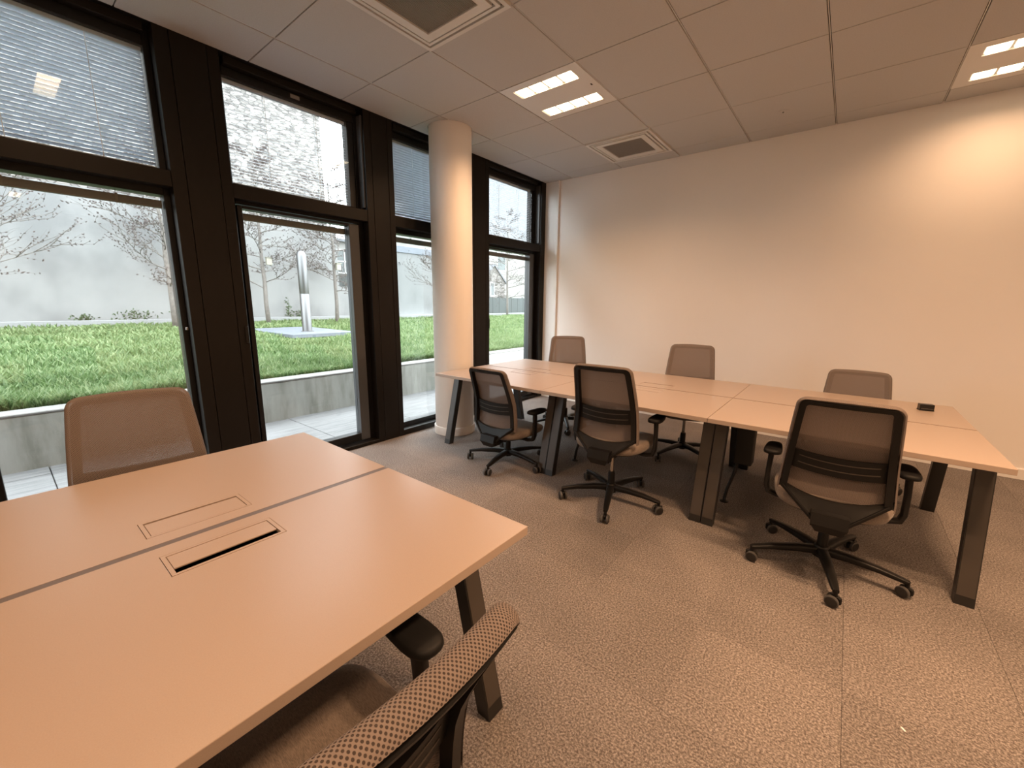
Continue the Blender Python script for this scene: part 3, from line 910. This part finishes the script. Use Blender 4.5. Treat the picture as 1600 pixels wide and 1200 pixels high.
        for k in range(nO - 1):
            for q in range(m_ - 1):
                ff.append((base + k * m_ + q, base + (k + 1) * m_ + q, base + (k + 1) * m_ + q + 1, base + k * m_ + q + 1))
        me = bpy.data.meshes.new('mesh_cover'); me.from_pydata(vv, [], ff)
        ul_ = me.uv_layers.new(name='UVMap')
        for lp in me.loops: ul_.data[lp.index].uv = uvs[lp.vertex_index]
        me.polygons.foreach_set('use_smooth', [True] * len(me.polygons)); me.materials.append(M['knit']); me.update()
        SH['knit'] = me
    bk = empty('backrest', L, 0, t)
    if recline:
        py, pz = -.20, .40
        c_, s_ = math.cos(R(recline)), math.sin(R(recline))
        bk.location = (0, py - (py * c_ - pz * s_), dz + pz - (py * s_ + pz * c_))
        bk.rotation_euler = (R(recline), 0, 0)
    link('mesh_cover', SH['knit'], bk)
    if 'bframe' not in SH:
        # frame ring behind the cover
        def outline(inset, n=9):
            pts = []
            z0 = zs - .005
            cr = max(.012, CR - inset * .5)
            top = zt - inset * .62
            for i in range(n): z = z0 + (top - cr - z0) * i / (n - 1); pts.append((hw(z) - inset, z))
            for i in range(1, 7):
                a = R(90 * i / 6); hx = hw(top - cr) - inset
                pts.append((hx - cr + cr * math.cos(a) - .0 * i, top - cr + cr * math.sin(a)))
            for f in (.66, .33, 0): pts.append((f * (hw(top) - inset - cr), top))
            return pts
        def ringm(mb, o, i_, y_f, y_b):
            # o,i_ : right half lists bottom->top centre ; mirrored
            O = o + [(-x, z) for x, z in o[-2::-1]]; I_ = i_ + [(-x, z) for x, z in i_[-2::-1]]
            n = len(O); vv = []
            for (dy) in (y_f, y_b):
                for P in (O, I_):
                    for x, z in P: vv.append((x, yb(z) + cup(x) - dy, z))
            f_ = []
            for k in range(n - 1):
                f_.append((k, k + 1, n + k + 1, n + k)); f_.append((2 * n + k + 1, 2 * n + k, 3 * n + k, 3 * n + k + 1))
                f_.append((k + 1, k, 2 * n + k, 2 * n + k + 1)); f_.append((n + k, n + k + 1, 3 * n + k + 1, 3 * n + k))
            f_.append((0, n, 3 * n, 2 * n)); f_.append((n - 1, 3 * n - 1, 4 * n - 1, 2 * n - 1))
            mb.add(vv, f_)
        m = MB(); ringm(m, outline(.000), outline(.028), .010, .046)
        SH['bframe'] = m.mesh('back_frame', M['black'], auto=45)
        # lumbar bar with ribs
        m = MB()
        def strip(mb, zf_lo, zf_hi, xw, y_f, y_b, n=14):
            vv = []; f_ = []
            for k in range(n + 1):
                x = -1 + 2 * k / n
                zl, zh = zf_lo(x), zf_hi(x)
                X = x * xw(zl); X2 = x * xw(zh)
                vv += [(X, yb(zl) + cup(X) - y_f, zl), (X2, yb(zh) + cup(X2) - y_f, zh), (X2, yb(zh) + cup(X2) - y_b, zh), (X, yb(zl) + cup(X) - y_b, zl)]
            for k in range(n):
                for q in range(4):
                    f_.append((4 * k + q, 4 * k + (q + 1) % 4, 4 * k + 4 + (q + 1) % 4, 4 * k + 4 + q))
            f_.append((0, 1, 2, 3)); f_.append((4 * n + 3, 4 * n + 2, 4 * n + 1, 4 * n))
            mb.add(vv, f_)
        strip(m, lambda x: .612 + .012 * x * x, lambda x: .706 + .012 * x * x, lambda z: hw(z) - .022, .010, .026)
        SH['lumbar'] = m.mesh('lumbar_bar', M['black'], auto=45)
        m = MB()
        for zz in (.640, .676): strip(m, lambda x: zz + .012 * x * x, lambda x: zz + .005 + .012 * x * x, lambda z: hw(z) - .05, .024, .029)
        SH['ribs'] = m.mesh('lumbar_rib', M['leg'], auto=45)
        # lower shell: from the shoulders down to the mount
        m = MB()
        secs = []
        for k in range(11):
            u = k / 10
            z = zs + .012 - (zs + .012 - zb) * u
            h = .226 if u < .12 else .226 - (.226 - .072) * min(1, ((u - .12) / .68)) ** .92
            secs.append((z, h, u))
        vv = []; f_ = []
        nx = 16
        for z, h, u in secs:
            for lay in (0, 1):
                for q in range(nx + 1):
                    s = -1 + 2 * q / nx
                    x = s * h
                    dip = -.050 * (1 - s * s) * (1 - u) ** 1.5      # curved lower edge of the lower mesh window
                    zz = z + dip
                    y = yb(zz) + cup(x) - .010 - lay * (.030 + .012 * u) + .016 * (1 - abs(s) ** 3) * (1 - u) * lay
                    vv.append((x, y, zz))
        n1 = nx + 1
        for k in range(len(secs) - 1):
            a = k * 2 * n1; b = (k + 1) * 2 * n1
            for q in range(nx):
                f_.append((a + q, a + q + 1, b + q + 1, b + q)); f_.append((a + n1 + q + 1, a + n1 + q, b + n1 + q, b + n1 + q + 1))
            f_.append((a, b, b + n1, a + n1)); f_.append((a + nx, a + n1 + nx, b + n1 + nx, b + nx))
        e_ = (len(secs) - 1) * 2 * n1
        for q in range(nx):
            f_.append((q + 1, q, n1 + q, n1 + q + 1)); f_.append((e_ + q, e_ + q + 1, e_ + n1 + q + 1, e_ + n1 + q))
        m.add(vv, f_)
        SH['shell'] = m.mesh('lower_shell', M['black'], auto=45)
        # raised V ribs on the back of the shell
        m = MB()
        for s in (-1, 1):
            pp = []
            for u in (0, .25, .5, .75, 1):
                x = s * (.208 - (.208 - .066) * u); z = .520 - (.520 - .392) * u
                pp.append((x, yb(z) + cup(x) - .046 - .004 * u, z))
            m.tube(pp, 0, 8, sq=(.006, .008))
        SH['vrib'] = m.mesh('shell_rib', M['black'], auto=50)
        SH['mount'] = MB().loft([[(-.075, -.272, .440), (.075, -.272, .440), (.075, -.215, .440), (-.075, -.215, .440)],
                                 [(-.072, -.285, .385), (.072, -.285, .385), (.072, -.20, .385), (-.072, -.20, .385)],
                                 [(-.050, -.268, .345), (.050, -.268, .345), (.050, -.16, .345), (-.050, -.16, .345)]]).mesh('back_mount', M['black'])
    link('back_frame', SH['bframe'], bk); link('lumbar_bar', SH['lumbar'], bk); link('lumbar_rib', SH['ribs'], bk)
    link('lower_shell', SH['shell'], bk); link('shell_rib', SH['vrib'], bk); link('back_mount', SH['mount'], bk)
    return t
SH = {}
def place_chair(hub, f, dz, base, label, group, recline=0):
    rz = math.atan2(-f[0], f[1])
    c_ = make_chair(dz, R(base), label, group, rz, recline)
    c_.location = (hub[0], hub[1], 0); c_.rotation_euler = (0, 0, rz)
    return c_
GA, GB, GC = 'chairs along the near side of the long bench', 'chairs between the long bench and the wall', 'chairs at the near bench'
place_chair((1.314, -2.430), (0, 1), -.13, -7, 'low-set mesh office chair next to the white column, back to the camera', GA)
place_chair((2.341, -2.515), (-.07, 1), .01, 2, 'mesh office chair in the middle of the bench, back to the camera', GA)
place_chair((3.566, -2.513), (-.03, 1), -.03, -6, 'mesh office chair with both armrests showing, nearest the right end of the bench', GA)
place_chair((1.12, -1.150), (.51, -.86), .01, -53, 'turned taupe mesh chair facing the camera near the window corner', GB)
place_chair((2.455, -1.232), (.22, -.97), .01, -108, 'taupe mesh chair facing the camera in the middle of the wall side', GB)
place_chair((3.65, -1.17), (0, -1), -.115, 20, 'low taupe mesh chair facing the camera, at the right end of the wall side', GB)
place_chair((1.47, -4.85), (.99, -.12), 0, 10, 'taupe mesh chair pushed in at the near bench, in front of the leftmost window', GC)
place_chair((2.825, -4.912), (-1, .04), 0, 30, 'mesh chair at the bottom edge of the photo, seen from above its back', GC, 9)

# ================================================================== GARDEN
def lawn_z(x, y=0): return .455 + (.77 - .455) * max(0, (-x - 1.78)) / 9.2
# paved strip: slabs as pieces
tr = MB().box((-1.9, -12, -.25), (-.26, 22, -.045)).build('terrace', M['cgap']); tag(tr, 'paved strip of pale slabs outside the windows', kind='structure')
xj = [-.235, -.40, -1.36, -1.60]
pm = {}
yj = [-3.066 + .97 * k - 9.7 for k in range(0, 34)]
for a, b in zip(xj[:-1], xj[1:]):
    for ya in yj:
        key = round(a - b, 3)
        if key not in pm: pm[key] = MB().box((b - a + .003, .003, -.045), (-.003, .967, 0), .003).mesh('paving_slab', M['paver'])
        link('paving_slab', pm[key], tr, (a, ya, rng.uniform(-.003, .002)))
# planter wall
pw_ = empty('planter_wall', (-1.575, -12, 0)); tag(pw_, 'low streaked concrete retaining wall along the lawn', 'wall', kind='structure')
for k in range(11):
    ya = k * 3.1 + 1.05
    MB().box((-.22, ya + .004, -.2), (0, ya + 3.096, .452), .006).build('wall_segment', M['concrete'], pw_)
    MB().box((-.225, ya + .003, .452), (.004, ya + 3.097, .474), .006).build('coping_segment', M['coping'], pw_)
# lawn soil
m = MB()
nx, ny = 30, 60
X = [-1.79 - (10.98 - 1.79) * i / nx for i in range(nx + 1)]; Y = [-12 + 36 * j / ny for j in range(ny + 1)]
r3 = random.Random(3)
vv = [(x, y, lawn_z(x) - .03 + r3.uniform(-.02, .02)) for x in X for y in Y]
ff = [(i * (ny + 1) + j, i * (ny + 1) + j + 1, (i + 1) * (ny + 1) + j + 1, (i + 1) * (ny + 1) + j) for i in range(nx) for j in range(ny)]
m.add(vv, ff)
o = m.build('lawn_ground', M['soil'], smooth=True); tag(o, 'earth under the sloping lawn', kind='structure')
o = MB().box((-60, -60, -.6), (-11.0, 80, .32)).build('ground', M['soil']); tag(o, 'ground beyond the garden', kind='structure')
# grass blades
def grass():
    g = np.random.default_rng(5)
    N = 150000
    # denser near the planter
    u = g.random(N); x = -1.87 - 8.65 * u ** 1.7
    yl = -6.6 + .25 * (x + 1.8) * .2; yh = 2.0 + (-x - 1.8) * 1.45
    y = yl + (yh - yl) * g.random(N)
    keep = ~((x < -5.5) & (x > -8.45) & (y > -1.2) & (y < .45))
    x, y = x[keep], y[keep]; N = len(x)
    z = .455 + .315 * np.maximum(0, -x - 1.78) / 9.2 - .02
    far = np.clip((-x - 1.8) / 9, 0, 1)
    h = (.055 + .085 * g.random(N) ** 1.4) * (1 - .25 * far) * (.75 + .5 * np.sin(x * 2.1 + 1.3 * np.sin(y * 1.7)) ** 2)
    wd = (.0042 + .004 * g.random(N)) * (1 + 2.0 * far)
    a = g.random(N) * 2 * np.pi; b = g.random(N) * 2 * np.pi
    ln = h * (.25 + .6 * g.random(N))
    dx, dy = np.cos(a) * wd, np.sin(a) * wd
    lx, ly = np.cos(b) * ln, np.sin(b) * ln
    V = np.empty((N, 5, 3), np.float32)
    V[:, 0] = np.c_[x - dx, y - dy, z]; V[:, 1] = np.c_[x + dx, y + dy, z]
    V[:, 2] = np.c_[x + dx * .8 + lx * .35, y + dy * .8 + ly * .35, z + h * .6]; V[:, 3] = np.c_[x - dx * .8 + lx * .35, y - dy * .8 + ly * .35, z + h * .6]
    V[:, 4] = np.c_[x + lx, y + ly, z + h]
    me = bpy.data.meshes.new('lawn_grass')
    me.vertices.add(N * 5); me.vertices.foreach_set('co', V.ravel())
    idx = np.arange(N, dtype=np.int32)[:, None] * 5
    quads = np.concatenate([idx + np.array([0, 1, 2, 3]), idx + np.array([3, 2, 4])], 1).astype(np.int32)
    me.loops.add(N * 7); me.loops.foreach_set('vertex_index', quads.ravel())
    st = np.empty((N, 2), np.int32); st[:, 0] = np.arange(N) * 7; st[:, 1] = st[:, 0] + 4
    me.polygons.add(N * 2); me.polygons.foreach_set('loop_start', st.ravel())
    me.update(calc_edges=True); me.validate()
    me.materials.append(M['grass'])
    return me
o = link('lawn_grass', grass()); tag(o, 'long green grass on the sloping lawn outside the windows', 'grass', kind='stuff')
# slab and steel pole
sl = empty('stone_slab', (-6.95, -.37, lawn_z(-6.95))); tag(sl, 'flat blue-grey square slab lying in the lawn under the steel pole', 'slab')
MB().prism([(-1.45, -.80), (1.38, -.82), (1.36, .66), (-1.42, .80)], -.02, .055).build('slab_top', M['slabblue'], sl)
zp = lawn_z(-6.95) + .055
po = empty('steel_pole', (-6.45, -.46, zp)); tag(po, 'round-topped stainless steel pole standing on the slab', 'pole')
MB().lathe([(.104, .012), (.104, .86), (.101, .866)], 32).build('lower_tube', M['steel'], po, auto=40)
MB().lathe([(.101, .866), (.101, .874)], 32).build('seam_ring', M['seampole'], po, auto=40)
MB().lathe([(.101, .874), (.104, .880), (.104, 1.72), (.098, 1.765), (.082, 1.80), (.055, 1.825), (.02, 1.838), (.002, 1.84)], 32).build('upper_tube', M['steel'], po, auto=30)
MB().lathe([(.135, 0), (.135, .010), (.115, .012)], 32).build('foot_flange', M['seampole'], po, auto=30)
# kerb and walls at the far side
o = MB().box((-10.72, -12, .55), (-10.60, 24, .885), .01).build('garden_kerb', M['kerb']); tag(o, 'pale metal kerb at the foot of the grey garden wall', 'kerb', kind='structure')
o = MB().box((-11.25, -12, .3), (-11.0, 2.96, 3.98)).build('garden_wall', M['render']); tag(o, 'tall weathered grey rendered wall closing the garden', 'wall', kind='structure')
o = MB().box((-11.25, 2.96, .3), (-11.02, 3.75, 1.93)).build('garden_wall_low', M['render']); tag(o, 'lower piece of grey garden wall beside the house window', 'wall', kind='structure')
sbl = empty('stone_building', (-11.5, -4.5, 0)); tag(sbl, 'tall rubble stone gable rising above the grey garden wall', 'building')
MB().box((-3, -9.5, .3), (0, 7.42, 8.9)).build('stone_gable', M['rubble'], sbl)
MB().prism([(-9.6, 8.9), (7.5, 8.9), (-1.0, 11.5)], -3.1, .1, 'x').build('roof', M['roof'], sbl)
# house with the lattice window, seen right of the wall's end
hs = empty('garden_house', (-11.9, 4.1, 0)); tag(hs, 'pale house with a white lattice window beyond the end of the grey wall', 'building')
MB().box((-3, -1.1, .3), (0, 1.05, 3.62)).build('house_wall', M['housewall'], hs)
MB().box((-3.1, -1.15, 3.62), (.18, 1.10, 3.72)).build('eave', M['roof'], hs)
hw_ = MB().box((.0, -.75, 2.45), (.04, .70, 3.35)).build('window', M['windark'], hs)
for k in range(5): MB().box((.04, -.75 + k * .3425, 2.45), (.07, -.71 + k * .3425, 3.35)).build('glazing_bar', M['winwhite'], hw_)
for z in (2.45, 2.88, 3.31): MB().box((.04, -.75, z), (.07, .70, z + .04)).build('glazing_bar', M['winwhite'], hw_)
MB().box((0, -.75, 1.75), (.05, .70, 2.42)).build('dark_panel', M['fence'], hs)
# pale wall seen beside the column
cw = empty('concrete_garden_wall', (-11.2, 7.3, 0)); tag(cw, 'pale concrete wall with a blue-grey coping seen beside the white column', 'wall', kind='structure')
MB().box((-.2, -2.1, .3), (0, 1.6, 3.40)).build('wall_panel', M['render2'], cw)
MB().box((-.26, -2.12, 3.40), (.05, 1.62, 3.66), .01).build('coping_band', M['slabblue'], cw)
MB().tube([(0, -1.55, 3.0), (.08, -1.55, 2.98), (.10, -1.55, 2.9)], .02, 8).build('spout', M['seampole'], cw)
# buildings seen through the window nearest the corner
sh = empty('stone_house', (-14.6, 15.6, 0)); tag(sh, 'small gabled stone house with one white window beyond the lawn', 'building')
MB().prism([(-1.1, .3), (1.1, .3), (1.1, 2.75), (.0, 3.75), (-1.1, 2.75)], -2.5, 0, 'x').build('gable_wall', M['rubble'], sh)
for s in (-1, 1): MB().prism([(0, 3.75), (0, 3.87), (s * 1.22, 2.76), (s * 1.22, 2.64)], -2.6, .08, 'x').build('roof_slope', M['roof'], sh)
w_ = MB().box((0, -.42, 1.80), (.05, .02, 2.72)).build('window', M['winwhite'], sh); MB().box((.05, -.34, 1.88), (.06, -.06, 2.64)).build('pane', M['windark'], w_)
lb = empty('long_building', (-19.5, 20.0, 0)); tag(lb, 'large grey building with a sloping roof behind the stone house', 'building')
MB().box((-4, -7.0, .3), (0, 9.0, 6.4)).build('building_wall', M['housewall'], lb)
MB().prism([(-7.3, 6.4), (9.3, 6.4), (9.3, 13.5), (2.2, 13.5)], -4.1, .2, 'x').build('roof', M['roof'], lb)
for k in range(3):
    q = MB().box((0, -4.5 + k * 3.0, 4.0), (.05, -3.3 + k * 3.0, 5.5)).build('window', M['winwhite'], lb); MB().box((.05, -4.4 + k * 3, 4.1), (.06, -3.4 + k * 3, 5.4)).build('pane', M['windark'], q)
fe = empty('garden_fence', (-13.2, 14.5, 0)); tag(fe, 'dark fence at the end of the lawn in front of the stone house', 'fence')
for k in range(16):
    MB().box((-.03, -3.6 + k * .6, .3), (0, -3.62 + (k + 1) * .6, 1.72), .004).build('fence_panel', M['fence'], fe)
for k in range(9): MB().box((-.09, -3.65 + k * 1.2, .3), (-.03, -3.55 + k * 1.2, 1.78)).build('post', M['fence'], fe)

# ---------------- bare trees
def tree(loc, H, label, seed, first=1.0, spread=1.0, lean=(0, 0)):
    r = random.Random(seed)
    t = empty('bare_tree', loc); tag(t, label, 'tree', 'bare young trees along the garden wall')
    tr_ = MB(); br = MB(); bd = MB()
    n = 9
    tp = []; rad = []
    for i in range(n):
        u = i / (n - 1)
        tp.append(Vector((lean[0] * u + r.uniform(-.03, .03) * (i > 0), lean[1] * u + r.uniform(-.035, .035) * (i > 0), H * u - .1 * (i == 0))))
        rad.append(.055 * (1 - u) ** .8 + .008)
    tr_.tube(tp, rad, 9)
    def at(z):
        f = max(0, min(n - 1.001, z / H * (n - 1))); k = int(f); return tp[k].lerp(tp[k + 1], f - k), rad[k] + (rad[k + 1] - rad[k]) * (f - k)
    def bud(p, s):
        d = Vector((r.uniform(-1, 1), r.uniform(-1, 1), r.uniform(-.4, 1))).normalized()
        q = d.orthogonal().normalized()
        w_ = d.cross(q)
        bd.add([p - d * s, p + q * s * .5, p + w_ * s * .5, p - q * s * .5, p - w_ * s * .5, p + d * s], [(0, 2, 1), (0, 3, 2), (0, 4, 3), (0, 1, 4), (5, 1, 2), (5, 2, 3), (5, 3, 4), (5, 4, 1)])
    def branch(p, d, length, rd, lvl):
        k = 6 if lvl == 0 else 4
        pts = [p]; q = p.copy(); dd = d.copy()
        for i in range(k):
            dd = (dd + Vector((r.uniform(-.22, .22), r.uniform(-.22, .22), r.uniform(-.18, .18) + .02))).normalized()
            q = q + dd * length / k
            q.x = max(q.x, -10.93 - loc[0])          # twigs stop at the garden wall
            pts.append(q.copy())
        br.tube(pts, [rd * (1 - .75 * i / k) for i in range(k + 1)], 5 if lvl < 2 else 4)
        if lvl >= 1:
            for i in range(1, k + 1):
                if r.random() < .55: bud(pts[i] + Vector((r.uniform(-.02, .02), r.uniform(-.02, .02), r.uniform(-.02, .02))), r.uniform(.018, .034))
        if lvl < 2:
            for i in range(1, k + 1):
                for _ in range(2 if lvl == 0 and i > 1 else 1):
                    dv = (pts[i] - pts[i - 1]).normalized()
                    side = dv.cross(Vector((0, 0, 1))).normalized() * r.choice((-1, 1)) * r.uniform(.4, 1) + Vector((0, 0, r.uniform(-.25, .8)))
                    branch(pts[i], (dv * .8 + side * .8).normalized(), length * r.uniform(.30, .55), rd * .5, lvl + 1)
    z = first
    a = r.uniform(0, 6)
    while z < H * .97:
        p, rd = at(z)
        a += 2.4 + r.uniform(-.4, .4)
        L_ = spread * (1.40 * (1 - (z / H) ** 2 * .75))
        branch(p, Vector((math.cos(a), math.sin(a), r.uniform(.10, .42))).normalized(), L_ * r.uniform(.8, 1.1), min(.015, rd * .5), 0)
        z += r.uniform(.12, .21)
    tr_.build('trunk', M['bark'], t, smooth=True)
    o = br.build('branches', M['bark'], t, smooth=True)
    o = bd.build('buds', M['bud'], t); tag(o, kind='stuff')
    return t
gz = lawn_z(-9.6)
tree((-9.6, -2.25, gz), 4.6, 'bare tree half hidden behind the dark pillar in the leftmost window', 11)
tree((-9.6, -.07, gz), 4.8, 'bare tree left of the steel pole, seen through the glazed door', 23)
tree((-9.6, 2.02, gz), 4.8, 'bare tree right of the steel pole, seen through the glazed door', 35)
tree((-8.6, -5.62, lawn_z(-8.6)), 4.2, 'bare tree reaching in from the left edge of the photo', 47, .8, 1.35)
tree((-9.6, 6.75, gz), 4.3, 'bare tree mostly hidden behind the white column', 59)
tree((-10.2, 11.6, lawn_z(-10.2)), 5.0, 'bare tree in front of the stone house near the room corner', 61, .9, 1.3)
for y, l in ((.03, 'pale nest box on the trunk of the tree left of the pole'), (2.10, 'pale nest box on the trunk of the tree right of the pole')):
    nb = empty('nest_box', (-9.50, y, gz + 1.66)); tag(nb, l, 'nest box', 'nest boxes on the bare trees')
    MB().box((0, -.07, 0), (.10, .07, .20), .006).build('box_body', M['cream'], nb)
    MB().prism([(-.085, .20), (.085, .20), (.085, .215), (-.085, .215)], -.01, .13, 'x').build('box_lid', M['cream'], nb)
# weeds along the wall foot
r4 = random.Random(9)
WLAB = ['dark weed tuft at the wall foot in the leftmost window', 'leafy weed clump at the wall foot in the leftmost window', 'small weed at the wall foot beside the pillar', 'tall thin weed between the pole and the right tree',
        'weed tuft near the foot of the right tree']
for (y, wd, hh_), l in zip([(-3.75, .2, .22), (-2.75, .5, .34), (-.75, .2, .28), (1.05, .1, .75), (1.42, .22, .32)], WLAB):
    wt = empty('weed', (-10.85, y, .80)); tag(wt, l, 'weed', 'weeds along the garden wall')
    m = MB()
    for k in range(int(60 + wd * 120)):
        p = Vector((r4.uniform(-.08, .08), r4.gauss(0, wd * .45), r4.uniform(0, hh_) * r4.random() ** .3))
        d = Vector((r4.uniform(-1, 1), r4.uniform(-1, 1), r4.uniform(0, 1))).normalized() * r4.uniform(.05, .09); s_ = d.orthogonal().normalized() * .022
        m.add([p, p + d * .5 + s_, p + d, p + d * .5 - s_], [(0, 1, 2, 3)])
    o = m.build('leaves', M['weed'], wt); tag(o, kind='stuff')
    MB().tube([(0, 0, -.05), (.01, .01, hh_ * .5), (0, .02, hh_)], [.008, .006, .002], 5).build('stem', M['weed'], wt)

# tiny scrap of paper on the carpet
sc_ = MB().box((-.008, -.003, .0005), (.008, .003, .0025), .0006).build('paper_scrap', M['cord'], loc=(3.838, -3.43, 0), rot=(0, 0, R(-50)))
tag(sc_, 'tiny white scrap of paper lying on the carpet at lower right', 'paper')
